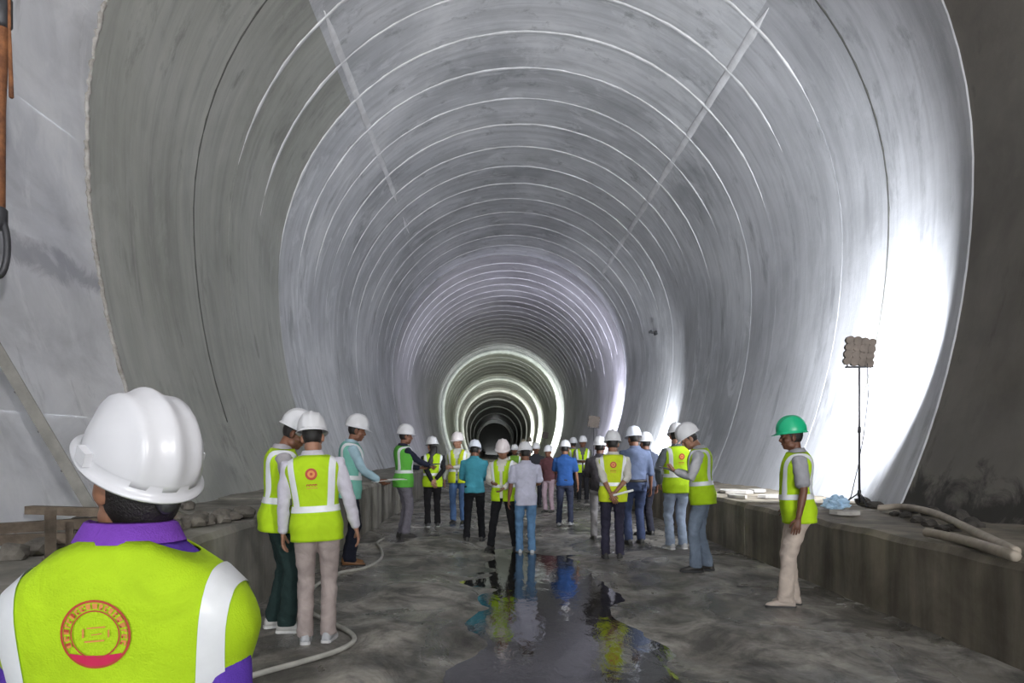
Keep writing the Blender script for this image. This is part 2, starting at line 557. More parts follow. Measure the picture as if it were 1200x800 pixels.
kerb('trim_2', XR, XR + 2.3, ZR, cr, M_BENCH_R, 'dark stained concrete kerb bench along the right wall', 1)

# ------------------------------------------------------------------ work floods on stands
M_LEDBACK = mat_plain('flood_back', (0.20, 0.165, 0.14), 0.6, 0.2)
m, nt, bs = new_mat('flood_led')
bs.inputs['Base Color'].default_value = (0.9, 0.92, 1, 1)
bs.inputs['Emission Color'].default_value = (0.86, 0.92, 1, 1)
bs.inputs['Emission Strength'].default_value = 25
M_LED = m

def flood(base, head_z, aim, power, label, size=0.34, spread=150, color=(0.90, 0.94, 1.0), cable=True, group=None):
    base = Vector(base)
    root = tag(empty('flood_light', base), label, 'work light', group)
    H = head_z - base.z                       # height of the head's centre
    k = H - size * .55
    # tripod
    for q in range(3):
        t = 2 * math.pi * q / 3 + .5
        d = Vector((math.cos(t), math.sin(t), 0))
        MB().tube([Vector((0, 0, .16)) + d * .015, d * .20 + Vector((0, 0, .012))], [.008, .008], 8).build('leg', M_DARKSTEEL, root, True)
    c = MB(); c.tube([(0, 0, .13), (0, 0, .20)], [.022, .022], 10); c.build('collar', M_DARKSTEEL, root, True)
    p = MB(); p.tube([(0, 0, .05), (0, 0, k * .55)], [.015, .015], 10); p.tube([(0, 0, k * .5), (0, 0, k)], [.011, .011], 10)
    p.build('pole', M_DARKSTEEL, root, True)
    c = MB(); c.tube([(0, 0, k * .53), (0, 0, k * .57)], [.021, .021], 10); c.build('clamp', M_DARKSTEEL, root, True)
    az = math.atan2(aim[0], aim[1])            # heading of the head
    rz = Matrix.Rotation(-az, 3, 'Z')
    b = MB(); b.box((0, 0, k), (size * .95, .03, .022), rz); b.build('crossbar', M_DARKSTEEL, root)
    # head: square plate of LED modules whose rims stick out as a scalloped outline
    tilt = math.atan2(aim[2], math.hypot(aim[0], aim[1]))
    rot = rz @ Matrix.Rotation(tilt, 3, 'X') @ Matrix.Rotation(R_(7), 3, 'Y')
    rj = random.Random(3)
    hc = Vector((0, 0, H))
    hd = MB()
    hd.box(hc, (size * .82, .045, size * .82), rot)
    head = hd.build('lamp_head', M_LEDBACK, root)
    n = 4
    for i in range(n):
        for j in range(n):
            u = (i - (n - 1) / 2) * size / n * 1.0; w = (j - (n - 1) / 2) * size / n * 1.0
            cpos = hc + rot @ Vector((u, 0, w))
            mm = MB()
            mm.tube([cpos + rot @ Vector((0, -.034, 0)), cpos + rot @ Vector((0, .034, 0))], [size / n * rj.uniform(.50, .68)] * 2, 12, round_caps=False)
            mm.build('led_module', M_LEDBACK, head)
    ld = MB(); ld.box(hc + rot @ Vector((0, .037, 0)), (size * .8, .004, size * .8), rot); ld.build('led_face', M_LED, head)
    for s in (-1, 1):
        a = MB(); a.tube([Vector((0, 0, k)) + rz @ Vector((s * size * .40, 0, 0)), hc + rot @ Vector((s * size * .46, 0, 0))], [.009, .009], 8); a.build('yoke_arm', M_DARKSTEEL, root, True)
    if cable:
        c = MB()
        pts = [hc + rot @ Vector((size * .3, -.03, -size * .4)), (size * .28, -.03, H * .72), (size * .12, -.02, H * .45), (-.03, -.02, H * .25), (-.12, -.03, .12), (-.22, -.05, .015), (-.45, -.02, .012)]
        c.tube(pts, [.006] * len(pts), 6); c.build('cable', M_DARKSTEEL, root, True)
    ll = bpy.data.lights.new('flood_beam', 'AREA')
    ll.shape = 'SQUARE'; ll.size = size * .8
    ll.energy = power; ll.color = color; ll.spread = R_(spread)
    lo = bpy.data.objects.new('flood_beam', ll)
    link(lo, root)
    lo.location = hc + rot @ Vector((0, .05, 0))
    d = rot @ Vector((0, 1, 0))
    lo.rotation_euler = d.to_track_quat('-Z', 'Y').to_euler()
    return root

fb = Vector((at(1007, 594, 9.35).x, 9.35, ZR + .0))
flood(fb, at(1015, 412, 9.35).z, (0.16, 1.0, 0.08), FLOOD_W['near'], 'work flood on a tall tripod beside the bright patch of the right wall', 0.35, 165)
flood((4.3, -6.0, ZR), 2.9, (-0.35, 1, 0.75), FLOOD_W['rear_fill'], 'added fill flood on the right kerb behind the photographer', 0.5, 112, (1.0, 0.98, 0.97))  # unseen lamp, added to brighten the crown and left wall
flood((4.3, 22.2, ZR), 1.2, (0.5, 0.85, 0.05), FLOOD_W['low'], 'low work flood standing on the kerb behind the pair in jeans', 0.3, 140)
flood((4.45, 32.6, ZR), at(697, 494, 32.6).z, (-0.1, 1, 0.25), FLOOD_W['mid'], 'work flood on a stand far down the right kerb', 0.5, 165, (0.80, 0.80, 1.0))
flood((4.3, 60.5, ZR), 2.6, (-0.15, 1, 0.12), FLOOD_W['far'], 'farthest but two work flood deep in the tunnel on the right kerb', 0.5, 165, (0.92, 1.0, 0.93))
flood((4.3, 85.5, ZR), 2.6, (-0.15, 1, 0.12), FLOOD_W['far'], 'farthest but one work flood deep in the tunnel', 0.5, 165, (0.95, 1.0, 0.93))
flood((4.3, 102.5, ZR), 2.6, (-0.15, 1, 0.12), FLOOD_W['far'], 'farthest work flood deep in the tunnel', 0.5, 165, (1.0, 1.0, 0.93))

# ------------------------------------------------------------------ people
SKIN = [(0.26, 0.125, 0.075), (0.19, 0.085, 0.05), (0.33, 0.17, 0.11), (0.14, 0.062, 0.038)]
M_EYEW = mat_plain('eye_white', (0.75, 0.72, 0.68), 0.3, bumps=0)
M_EYED = mat_plain('eye_dark', (0.02, 0.012, 0.008), 0.3, bumps=0)
M_LIP = mat_plain('lips', (0.16, 0.055, 0.045), 0.5, bumps=0)
M_HAIR = mat_plain('black_hair', (0.012, 0.010, 0.009), 0.45, scale=60, bumps=0.5)
M_SILVER = mat_plain('reflective_tape', (0.74, 0.76, 0.78), 0.35, 0.0, 0.06)
M_RED = mat_plain('emblem_red', (0.42, 0.05, 0.025), 0.6, bumps=0)
M_CRIMSON = mat_plain('emblem_crimson', (0.55, 0.012, 0.075), 0.6, bumps=0)
M_ORANGE = mat_plain('emblem_orange', (0.62, 0.24, 0.06), 0.6, bumps=0)
LIME = (0.42, 0.64, 0.014); YEL = (0.52, 0.63, 0.02); GRN = (0.12, 0.46, 0.06)

DEFER = []         # (object, voxel, post) meshes that get one continuous skin by voxel remesh

def ik(a, b, l1, l2, pole):
    a, b = Vector(a), Vector(b)
    d = b - a
    L = min(d.length, l1 + l2 - .002)
    u = d.normalized()
    x = (L * L + l1 * l1 - l2 * l2) / (2 * L)
    h = math.sqrt(max(0, l1 * l1 - x * x))
    p = Vector(pole); p = p - u * p.dot(u)
    if p.length < 1e-5: p = u.orthogonal()
    p.normalize()
    return a + u * x + p * h, a + u * L

def lerp_pts(seq, n):
    """resample list of (z, rx, ry, cy) smoothly"""
    out = []
    for i in range(n + 1):
        t = i / n * (len(seq) - 1)
        k = min(int(t), len(seq) - 2); f = t - k
        p0 = seq[max(k - 1, 0)]; p1 = seq[k]; p2 = seq[k + 1]; p3 = seq[min(k + 2, len(seq) - 1)]
        out.append(tuple(0.5 * (2 * p1[c] + (p2[c] - p0[c]) * f + (2 * p0[c] - 5 * p1[c] + 4 * p2[c] - p3[c]) * f * f + (3 * p1[c] - p0[c] - 3 * p2[c] + p3[c]) * f ** 3) for c in range(len(p1))))
    return out

TORSO = [(0.84, .160, .110, -.005), (0.92, .172, .122, -.008), (1.00, .158, .112, .0), (1.10, .152, .108, .004), (1.20, .168, .115, .004),
         (1.30, .186, .120, -.002), (1.37, .192, .112, -.010), (1.425, .165, .090, -.014), (1.455, .105, .070, -.012), (1.48, .062, .058, -.008)]

def torso_rings(z0, z1, off, segs, n, sq=2.4, flare=0.0, tz=None, widen=1.0, belly=0.0, droop=.12):
    seq = lerp_pts(TORSO, 60)
    def get(z):
        for i in range(len(seq) - 1):
            if seq[i][0] <= z <= seq[i + 1][0]:
                f = (z - seq[i][0]) / max(1e-6, seq[i + 1][0] - seq[i][0])
                return [seq[i][c] * (1 - f) + seq[i + 1][c] * f for c in range(4)]
        return list(seq[0] if z < seq[0][0] else seq[-1])
    rings = []
    for i in range(n + 1):
        z = z0 + (z1 - z0) * i / n
        _, rx, ry, cy = get(z)
        fl = flare * max(0, (1.05 - z) / .25)
        bl = belly * math.exp(-((z - 1.05) / .13) ** 2)
        ring = []
        for k in range(segs):
            t = 2 * math.pi * k / segs
            ct, st = math.cos(t), math.sin(t)
            r = (abs(ct) ** sq + abs(st) ** sq) ** (-1 / sq)
            yy = cy + (ry + off + fl) * st * r
            if st > 0: yy += bl * st
            xx = (rx * widen + off + fl) * ct * r
            ring.append(Vector((xx, yy, z - droop * max(0, abs(xx) - .07) * min(1, max(0, (z - 1.1) / .25)))))
        rings.append(ring)
    return rings

def bm_of(mb):
    bm = bmesh.new()
    vs = [bm.verts.new(p) for p in mb.v]
    for f in mb.f:
        try: bm.faces.new([vs[i] for i in f])
        except ValueError: pass
    bmesh.ops.recalc_face_normals(bm, faces=bm.faces)
    return bm

def cut(bm, co, no):
    """keep the side that the normal points away from"""
    geom = list(bm.verts) + list(bm.edges) + list(bm.faces)
    bmesh.ops.bisect_plane(bm, geom=geom, plane_co=co, plane_no=no, clear_outer=True)

def bm_obj(bm, name, mats, parent, T=None, smooth=True):
    me = bpy.data.meshes.new(name)
    if T is not None:
        bm.transform(T)
    bm.to_mesh(me); bm.free()
    for m in (mats if isinstance(mats, (list, tuple)) else [mats]):
        me.materials.append(m)
    me.polygons.foreach_set('use_smooth', [smooth] * len(me.polygons))
    return link(bpy.data.objects.new(name, me), parent)

def hand(mb, wrist, d, n, side, curl=0.5, spread=1.0, mi=0, palm=None):
    """palm goes into palm (remeshed with the arm); fingers are appended to mb. d = direction of the hand, n = palm normal"""
    d = d.normalized(); n = (n - d * n.dot(d)).normalized(); s = d.cross(n) * side      # s points to the thumb side
    if palm is not None:
        palm.tube([wrist - d * .02, wrist + d * .03, wrist + d * .075, wrist + d * .095], [(.026, .018), (.034, .016), (.041, .015), (.038, .012)], 12, up=s)
    for i, (o, L) in enumerate(((.030, .072), (.010, .080), (-.010, .075), (-.029, .058))):
        base = wrist + d * .085 + s * o
        pts = [base]
        dirn = (d + s * o * 1.5 * spread).normalized()
        ang = 0
        for f in (.45, .30, .25):
            ang += curl * (0.55 + .15 * i * .3)
            v_ = dirn * math.cos(ang) + n * math.sin(ang)
            pts.append(pts[-1] + v_ * L * f)
        mb.tube(pts, [.0095, .0088, .0080, .0068], 8, mi=mi)
    tb = wrist + d * .028 + s * .026
    t1 = (d * .75 + s * .65 + n * .35).normalized(); t2 = (d * .95 + s * .15 + n * .35 * (1 + curl)).normalized()
    mb.tube([tb, tb + t1 * .034, tb + t1 * .034 + t2 * .030, tb + t1 * .034 + t2 * .052], [.0135, .0115, .0098, .0078], 8, mi=mi)

def build_head(face_mi=None):
    """head shape around the origin (head centre), looking along +Y"""
    h = MB()
    h.ell((0, -.012, .022), (.074, .094, .098), n=24, m=16)
    h.ell((0, .020, -.045), (.060, .070, .076), n=20, m=12)
    h.ell((0, .050, -.090), (.034, .030, .026), n=14, m=8)              # chin
    for s in (-1, 1):
        h.ell((s * .045, .042, -.030), (.026, .036, .030), n=12, m=8)   # cheeks
        h.ell((s * .050, .010, -.075), (.018, .040, .028), n=12, m=8)   # jaw
        h.ell((s * .030, .072, .022), (.024, .014, .010), n=12, m=8)    # brow
        h.ell((s * .080, -.012, -.010), (.011, .022, .034), Matrix.Rotation(R_(-22 * s), 3, 'Z'), n=12, m=8)   # ears
        h.ell((s * .074, -.004, -.034), (.008, .010, .011), n=10, m=6)
    h.tube([(0, .078, .012), (0, .092, -.010), (0, .101, -.028)], [(.010, .010), (.012, .012), (.016, .012)], 10)
    h.ell((0, .088, -.033), (.020, .012, .009), n=12, m=8)
    h.ell((0, .078, -.057), (.025, .010, .008), n=12, m=6)
    h.ell((0, .075, -.067), (.022, .010, .008), n=12, m=6)
    h.tube([(0, -.025, -.04), (0, -.03, -.10), (0, -.028, -.17)], [.055, .054, .058], 16)   # neck
    return h

def helmet(parent, M, col, seg=40, lug=False):
    mat = mat_plain('hard_hat_shell', col, 0.32, 0, 0.04, 3, 0.0, 0.5)
    rx, ry, hh = .116, .138, .148
    rings = []
    nb = 14
    for i in range(nb + 1):
        t = i / nb * R_(88)
        ring = []
        for k in range(seg):
            a = 2 * math.pi * k / seg
            r = math.cos(t) ** 0.85
            x = rx * r * math.cos(a); y = ry * r * math.sin(a); z = hh * math.sin(t) ** 1.0
            fade = min(1, z / .045)
            g = 0
            for xc, w in ((0, .016), (.047, .012), (-.047, .012)):
                g += math.exp(-((x - xc - (xc * .2)) / w) ** 2)
            nrm = Vector((x / rx ** 2, y / ry ** 2, z / hh ** 2)).normalized()
            p = Vector((x, y, z)) + nrm * (.0085 * g * fade)
            ring.append(M @ p)
        rings.append(ring)
    mb = MB(); mb.loft(rings)
    shell = mb.build('hard_hat', mat, parent, True)
    # brim: flared rim with a longer peak in front
    rings = []
    prof_b = [(0.0, .012), (.0, -.004), (.010, -.010), (.020, -.016), (.021, -.020), (.006, -.016), (-.006, -.006)]
    for o, dz in prof_b:
        ring = []
        for k in range(seg):
            a = 2 * math.pi * k / seg
            peak = max(0, math.sin(a)) ** 3
            oo = o * (0.55 + 1.9 * peak) if o > 0 else o
            ring.append(M @ Vector(((rx + oo) * math.cos(a), (ry + oo) * math.sin(a), dz - .010 * peak * (o > .008))))
        rings.append(ring)
    mb = MB(); mb.loft(rings, caps=False)
    mb.build('brim', mat, shell, True)
    if lug:
        for s in (-1, 1):
            l = MB(); l.box(M @ Vector((s * (rx + .006), .0, .012)), (.016, .04, .03), M.to_3x3().normalized()); l.build('side_slot', mat, shell)
        l = MB(); l.tube([M @ Vector((0, -ry - .002, -.03)), M @ Vector((0, -ry + .022, -.03))], [.02, .02], 14); l.build('ratchet_knob', M_DARKSTEEL, shell, True)
    return shell

def ring_faces(mb, cx, cz, r0, r1, a0=0, a1=360, n=40, mi=0):
    vs, fs = [], []
    for i in range(n + 1):
        a = R_(a0 + (a1 - a0) * i / n)
        vs += [(cx + r0 * math.sin(a), 0, cz + r0 * math.cos(a)), (cx + r1 * math.sin(a), 0, cz + r1 * math.cos(a))]
    for i in range(n):
        fs.append((2 * i, 2 * i + 1, 2 * i + 3, 2 * i + 2))
    mb.add(vs, fs, mi)

def project_back(mb, bvh, off, name, mats, parent, T, front=False):
    """lay a flat print (x, z) on the back (or front) of a vest"""
    vs = []
    for x, _, z in mb.v:
        d = Vector((0, -1 if front else 1, 0))
        hit = bvh.ray_cast(Vector((x, 1 if front else -1, z)), d)
        p = hit[0] if hit[0] is not None else Vector((x, -.14, z))
        vs.append(T @ (p - d * off))
    m2 = MB(); m2.v = vs; m2.f = mb.f; m2.m = mb.m
    return m2.build(name, mats, parent)

def emblem_small(r=.045):
    e = MB()
    cz = 1.315
    ring_faces(e, 0, cz, r * .62, r, n=24, mi=0)
    ring_faces(e, 0, cz, r * .25, r * .62, n=24, mi=1)
    ring_faces(e, 0, cz, 0.001, r * .25, n=12, mi=0)
    for i, x in enumerate((-.033, -.012, .010, .030)):     # a short illegible word and a line beneath
        e.add([(x - .009, 0, 1.232), (x + .009, 0, 1.232), (x + .009, 0, 1.238), (x - .009, 0, 1.238)], [(0, 1, 2, 3)], 0)
        e.add([(x - .009, 0, 1.220), (x - .004, 0, 1.220), (x - .004, 0, 1.232), (x - .009, 0, 1.232)], [(0, 1, 2, 3)], 0)
        e.add([(x + .003, 0, 1.224), (x + .008, 0, 1.224), (x + .008, 0, 1.232), (x + .003, 0, 1.232)], [(0, 1, 2, 3)], 0)
    for x in (-.034, -.017, 0, .017, .034):
        e.add([(x - .006, 0, 1.204), (x + .006, 0, 1.204), (x + .006, 0, 1.211), (x - .006, 0, 1.211)], [(0, 1, 2, 3)], 1)
    return e

def emblem_big(cx, cz, r):
    e = MB()
    ring_faces(e, cx, cz, r * .93, r, n=60, mi=0)                 # thin outer line
    ring_faces(e, cx, cz, r * .66, r * .70, n=60, mi=0)           # thin inner line
    rr = random.Random(11)
    a = -118
    while a < 116:                                                # lettering round the ring, too blurred to read
        w = rr.choice((7, 9, 6, 10))
        ring_faces(e, cx, cz, r * .74, r * .90, a, a + w * .45, 3, 1)
        ring_faces(e, cx, cz, r * (.84 if rr.random() < .6 else .74), r * .90, a + w * .45, a + w, 3, 1 if rr.random() < .75 else 0)
        if rr.random() < .55: ring_faces(e, cx, cz, r * .74, r * .79, a + w * .45, a + w, 3, 0)
        a += w + 4
    # solid crimson segment at the foot
    vs, fs = [], []
    n = 24
    for i in range(n + 1):
        t = R_(128 + (232 - 128) * i / n)
        x, z = math.sin(t), math.cos(t)
        zc = -.56 - .06 * math.cos(x * 2)
        vs += [(cx + r * .94 * x, 0, cz + r * .94 * z), (cx + r * .94 * x * .96, 0, cz + r * max(zc, .94 * z))]
    fs = [(2 * i, 2 * i + 1, 2 * i + 3, 2 * i + 2) for i in range(n)]
    e.add(vs, fs, 2)
    # faint engine-like strokes in the middle
    for (x0, x1, z0, z1) in ((-.22, .30, .16, .20), (-.30, .26, -.24, -.19), (-.10, .20, -.03, .00), (-.36, -.30, -.12, .14), (.36, .41, -.1, .12)):
        e.add([(cx + r * x0, 0, cz + r * z0), (cx + r * x1, 0, cz + r * (z0 + .04)), (cx + r * x1, 0, cz + r * (z1 + .04)), (cx + r * x0, 0, cz + r * z1)], [(0, 1, 2, 3)], 1)
    return e

def person(label, feet, yh, yaw, arms=('hang', 'hang'), skin=0, shirt=(.4, .4, .42), sleeve='long', trousers=(.1, .1, .12), vest=None, vest_open=False,
           shoes=(.03, .028, .025), sole=(.03, .03, .03), hat=(.64, .64, .66), lean=0.0, side=0.0, head=(0, 0), hat_tilt=0.0, legs=None, emblem=None, hair='short',
           build=1.0, scale=None, loc=None, collar=None, tucked=False, belly=0.0, vband=True, untuck=None, vbx=.138, vw=1.0, shx=.183, shz=1.385, droop=.12, nape=0.0, cw=1.0):
    if loc is None:
        loc = ground(*feet)
        s = (CAM_Z - (yh - VY) * loc.y / FPX - loc.z) / 1.785
    else:
        s = scale
    loc = Vector(loc)
    dist = loc.y
    vox = .0115 if dist < 7.5 else (.014 if dist < 11 else .018)
    W = Matrix.Translation(loc) @ Matrix.Rotation(R_(yaw), 4, 'Z') @ Matrix.Scale(s, 4)
    hip0 = Vector((0, 0, .92))
    T = Matrix.Translation(hip0) @ Matrix.Rotation(R_(-lean), 4, 'X') @ Matrix.Rotation(R_(side), 4, 'Y') @ Matrix.Translation(-hip0)
    # --- skeleton
    legs = legs or ((-.10, .0, 4), (.10, .0, -4))            # per leg: foot x, foot y, foot yaw (degrees)
    hips = [Vector((-.092, 0, .90)), Vector((.092, 0, .90))]
    LEG = []
    for i in (0, 1):
        an = Vector((legs[i][0], legs[i][1], .085))
        k, an2 = ik(hips[i], an, .415, .412, (0, 1, .15))
        LEG.append((hips[i], k, an2))
    ARM = []
    for i, sgn in ((0, -1), (1, 1)):
        sh = Vector((sgn * shx * build, -.008, shz))
        spec = arms[i]
        curl, pole, nrm = .45, Vector((sgn * .35, -1, -.1)), Vector((-sgn, 0, 0))
        hd = None
        if spec == 'hang': wr = Vector((sgn * .265, .035, .86))
        elif spec == 'hang_out': wr = Vector((sgn * .30, .02, .87))
        elif spec == 'behind': wr = Vector((sgn * .035, -.205 , .93 + .02 * sgn)); pole = Vector((sgn * 1, -.35, 0)); nrm = Vector((0, -1, 0)); hd = Vector((-sgn * .45, -.05, -.8)); curl = .6
        elif spec == 'hold': wr = Vector((sgn * .10, .30, 1.10)); pole = Vector((sgn * .7, -.5, -.9)); nrm = Vector((-sgn * .6, .1, .8)); curl = .55
        elif spec == 'hold_high': wr = Vector((sgn * .08, .28, 1.21)); pole = Vector((sgn * .7, -.4, -1)); nrm = Vector((-sgn * .6, 0, .8)); curl = .6
        elif spec == 'hold_low': wr = Vector((sgn * .09, .34, 1.03)); pole = Vector((sgn * .8, -.5, -.8)); nrm = Vector((-sgn * .5, .1, .85)); curl = .5
        elif spec == 'reach': wr = Vector((sgn * .02, .43, 1.13)); pole = Vector((sgn * .5, -.5, -1)); nrm = Vector((-sgn, 0, .3)); curl = .4
        elif spec == 'hip': wr = Vector((sgn * .235, .07, .93)); pole = Vector((sgn * 1, -.8, 0)); nrm = Vector((-sgn, .2, 0)); curl = .9
        elif spec == 'pocket': wr = Vector((sgn * .215, .06, .90)); pole = Vector((sgn * .6, -1, 0)); curl = .3
        elif spec == 'cross': wr = Vector((-sgn * .06, .185, 1.13 + .02 * sgn)); pole = Vector((sgn, -.1, -.7)); nrm = Vector((0, -1, 0)); curl = .3
        else: wr = Vector(spec)
        el, wr = ik(sh, wr, .285, .255, pole)
        hd = hd or (wr - el)
        ARM.append((sh, el, wr, hd.normalized(), nrm, sgn, curl))
    # --- head frame
    HM = T @ Matrix.Translation((0, .012, 1.452 - nape)) @ Matrix.Rotation(R_(head[0]), 4, 'Z') @ Matrix.Rotation(R_(-head[1]), 4, 'X') @ Matrix.Translation((0, .018, .152))
    # --- body: one continuous figure (trunk and limbs skinned together, head at finer grain, fingers grown from the palms)
    core = MB()
    core.loft([[T @ p for p in r] for r in torso_rings(.85, 1.475, -.014, 20, 16, widen=build, droop=droop)])
    core.tube([T @ Vector((0, -.012, 1.40)), HM @ Vector((0, -.028, -.12)), HM @ Vector((0, -.022, -.05))], [.066, .056, .056], 16)
    for (h, k, a) in LEG:
        core.tube([h + Vector((0, 0, .03)), h.lerp(k, .4), k, k.lerp(a, .35), a], [.080, .070, .052, .050, .036], 12)
        core.tube([a + Vector((0, -.02, -.045)), a + Vector((0, .10, -.055))], [.032, .03], 10)
    fing = MB()
    for (sh, el, wr, hd, nr, sgn, cu) in ARM:
        q = [T @ p for p in (sh, el, wr)]
        core.tube([q[0], q[0].lerp(q[1], .45), q[1], q[1].lerp(q[2], .35), q[2]], [.052, .046, .037, .038, .026], 12)
        R3 = T.to_3x3()
        hand(fing, q[2], R3 @ hd, R3 @ nr, sgn, cu, palm=core)
    skm = mat_plain('skin', SKIN[skin], 0.5, 0, .12, 14, .1, .4)
    body = bpy.data.objects.new('person', core.mesh('person'))
    for mm in (skm, M_EYEW, M_EYED, M_LIP): body.data.materials.append(mm)
    link(body)
    body.matrix_world = W
    tag(body, label, 'person')
    hmb = build_head()
    hob = bpy.data.objects.new('head_tmp', hmb.mesh('head_tmp')); link(hob)
    extra = MB()
    extra.v = list(fing.v); extra.f = list(fing.f); extra.m = list(fing.m)
    for sg in (-1, 1):
        extra.ell(HM @ Vector((sg * .031, .0735, .004)), (.0135, .0135, .0095), HM.to_3x3(), 10, 8, 1)
        extra.ell(HM @ Vector((sg * .031, .0835, .004)), (.0062, .0042, .0062), HM.to_3x3(), 8, 6, 2)
        extra.tube([HM @ Vector((sg * .014, .0845, .024)), HM @ Vector((sg * .032, .0835, .030)), HM @ Vector((sg * .048, .0735, .026))], [.0035, .0042, .0025], 6, mi=2)
    extra.tube([HM @ Vector((-.022, .0835, -.063)), HM @ Vector((0, .0885, -.061)), HM @ Vector((.022, .0835, -.063))], [.0035, .0055, .0035], 6, mi=3)
    DEFER.append(dict(o=body, vox=vox + .001, head=hob, HM=HM, extra=extra, hvox=.0058 if dist < 9 else .008))
    # --- hair
    hb = MB(); hb.ell((0, -.016, .022 - nape * .6), (.0785 + nape * .12, .098 + nape * .2, .103 + nape * .5), n=28, m=18)
    bm = bm_of(hb)
    cut(bm, Vector((0, .012, 0)), Vector((0, 1, -.55)))
    cut(bm, Vector((0, 0, -.062 - nape)), Vector((0, -.12, -1)))
    bm_obj(bm, 'hair', M_HAIR, body, HM)
    if hair == 'long':
        lh = MB(); lh.tube([HM @ Vector((0, -.08, -.02)), HM @ Vector((-.01, -.11, -.10)), T @ Vector((-.045, -.125, 1.36)), T @ Vector((-.075, -.15, 1.24)), T @ Vector((-.08, -.15, 1.16))], [(.075, .035), (.07, .035), (.06, .028), (.045, .024), (.015, .012)], 12)
        lh.build('ponytail', M_HAIR, body, True)
    # --- shirt
    sm = mat_cloth('shirt_cloth', shirt)
    sh_mb = MB()
    z0 = .90 if tucked else (untuck or .84)
    sh_mb.loft([[T @ p for p in r] for r in torso_rings(z0, 1.465, .010, 24, 18, widen=build, flare=.006 if not tucked else 0, belly=belly, droop=droop)])
    for (sh, el, wr, hd, nr, sgn, cu) in ARM:
        q = [T @ p for p in (sh, el, wr)]
        inn = T @ Vector((sgn * .12, -.01, 1.375))
        if sleeve == 'long':
            sh_mb.tube([inn, q[0], q[0].lerp(q[1], .5), q[1], q[1].lerp(q[2], .5), q[1].lerp(q[2], .94)], [.062, .068, .061, .051, .049, .041], 14)
        elif sleeve == 'rolled':
            sh_mb.tube([inn, q[0], q[0].lerp(q[1], .5), q[1], q[1].lerp(q[2], .22)], [.062, .068, .061, .053, .052], 14)
        else:
            sh_mb.tube([inn, q[0], q[0].lerp(q[1], .45), q[0].lerp(q[1], .82)], [.062, .069, .067, .068], 14)
    so = bpy.data.objects.new('shirt', sh_mb.mesh('shirt')); so.data.materials.append(sm); link(so, body)
    DEFER.append(dict(o=so, vox=vox, fold=.008, seed=sum(map(ord, label)) % 97))
    cm = mat_cloth('collar_cloth', collar or shirt)
    cb = MB()
    rings = []
    for (z, r, dy) in ((1.435, .082, -.012), (1.475, .074, -.010), (1.498, .070, -.006), (1.494, .076, -.008), (1.455, .092, -.014)):
        rings.append([T @ Vector((r * cw * 1.02 * math.cos(t), dy + r * (.5 + .5 * cw) * .95 * math.sin(t), z - .02 * max(0, math.sin(t)))) for t in [2 * math.pi * k / 28 for k in range(28)]])
    cb.loft(rings, caps=False); cb.build('collar', cm, so, True)
    # --- trousers
    tm = mat_cloth('trouser_cloth', trousers, 0.9, .2, fold=.5)
    tr = MB()
    tr.loft(torso_rings(.80, 1.0, .004 if not tucked else .012, 24, 6, widen=1.0))
    for i, (h, k, a) in enumerate(LEG):
        end = Vector((a.x, a.y, .055))
        tr.tube([h + Vector((0, 0, .06)), h + Vector((0, 0, -.06)), h.lerp(k, .5), k, k.lerp(a, .45), a + Vector((0, 0, .03)), end], [(.085, .095), (.092, .098), (.083, .088), (.068, .073), (.063, .070), (.064, .074), (.066, .078)], 16, up=(1, 0, 0), round_caps=False)
    to = bpy.data.objects.new('trousers', tr.mesh('trousers')); to.data.materials.append(tm); link(to, body)
    DEFER.append(dict(o=to, vox=vox, fold=.010, seed=sum(map(ord, label)) % 89))
    if tucked:
        b = MB(); rg = torso_rings(.945, .985, .019, 28, 2); b.loft([[p for p in r] for r in rg]); b.build('belt', mat_plain('belt_leather', (.02, .015, .012), .45), body, True)
    # --- shoes
    shm = mat_plain('shoe_leather', shoes, 0.5); slm = mat_plain('shoe_sole', sole, 0.7)
    for i, (h, k, a) in enumerate(LEG):
        FM = Matrix.Translation((a.x, a.y, 0)) @ Matrix.Rotation(R_(legs[i][2]), 4, 'Z')
        def section(y, w, top, z0=.018):
            return [FM @ Vector((w * math.cos(t), y, z0 + (top - z0) * max(0, math.sin(t)) ** .8 if math.sin(t) > 0 else z0)) for t in [2 * math.pi * q / 16 for q in range(16)]]
        sb = MB(); sb.loft([section(-.085, .020, .05), section(-.075, .034, .085), section(-.03, .038, .105), section(.03, .040, .095), section(.09, .045, .066), section(.14, .042, .052), section(.170, .026, .04), section(.18, .010, .03)])
        shoe = sb.build('shoe', shm, body, True)
        ss = MB(); ss.loft([[FM @ Vector((w * sx, y, z)) for sx, z in ((-1, .0), (1, .0), (1, .022), (-1, .022))] for y, w in ((-.09, .024), (-.075, .039), (0, .041), (.09, .049), (.14, .046), (.172, .032), (.186, .012))])
        ss.build('sole', slm, shoe, False)
    # --- vest
    if vest:
        vm = mat_cloth('vest_mesh_cloth', vest, .8, .10, fold=.3)
        vb = MB(); vb.loft(torso_rings(.80, 1.462, .026, 52, 30, 2.5, flare=.016, widen=build * vw, belly=belly, droop=droop), caps=False)
        bm = bm_of(vb)
        if vest_open:
            dl = [f for f in bm.faces if f.calc_center_median().y > 0 and abs(f.calc_center_median().x) < (.016 if f.calc_center_median().z < 1.2 else .016 + (f.calc_center_median().z - 1.2) * .28)]
            bmesh.ops.delete(bm, geom=dl, context='FACES')
        for v_ in bm.verts:
            n_ = noise.noise(Vector((v_.co.x * 7 + sum(map(ord, label)) % 31, v_.co.y * 7, v_.co.z * 5)))
            v_.co += v_.normal * n_ * .010
        bm.normal_update()
        bvh = BVHTree.FromBMesh(bm)
        src = bm.copy()
        vo = bm_obj(bm, 'vest', vm, body, T)
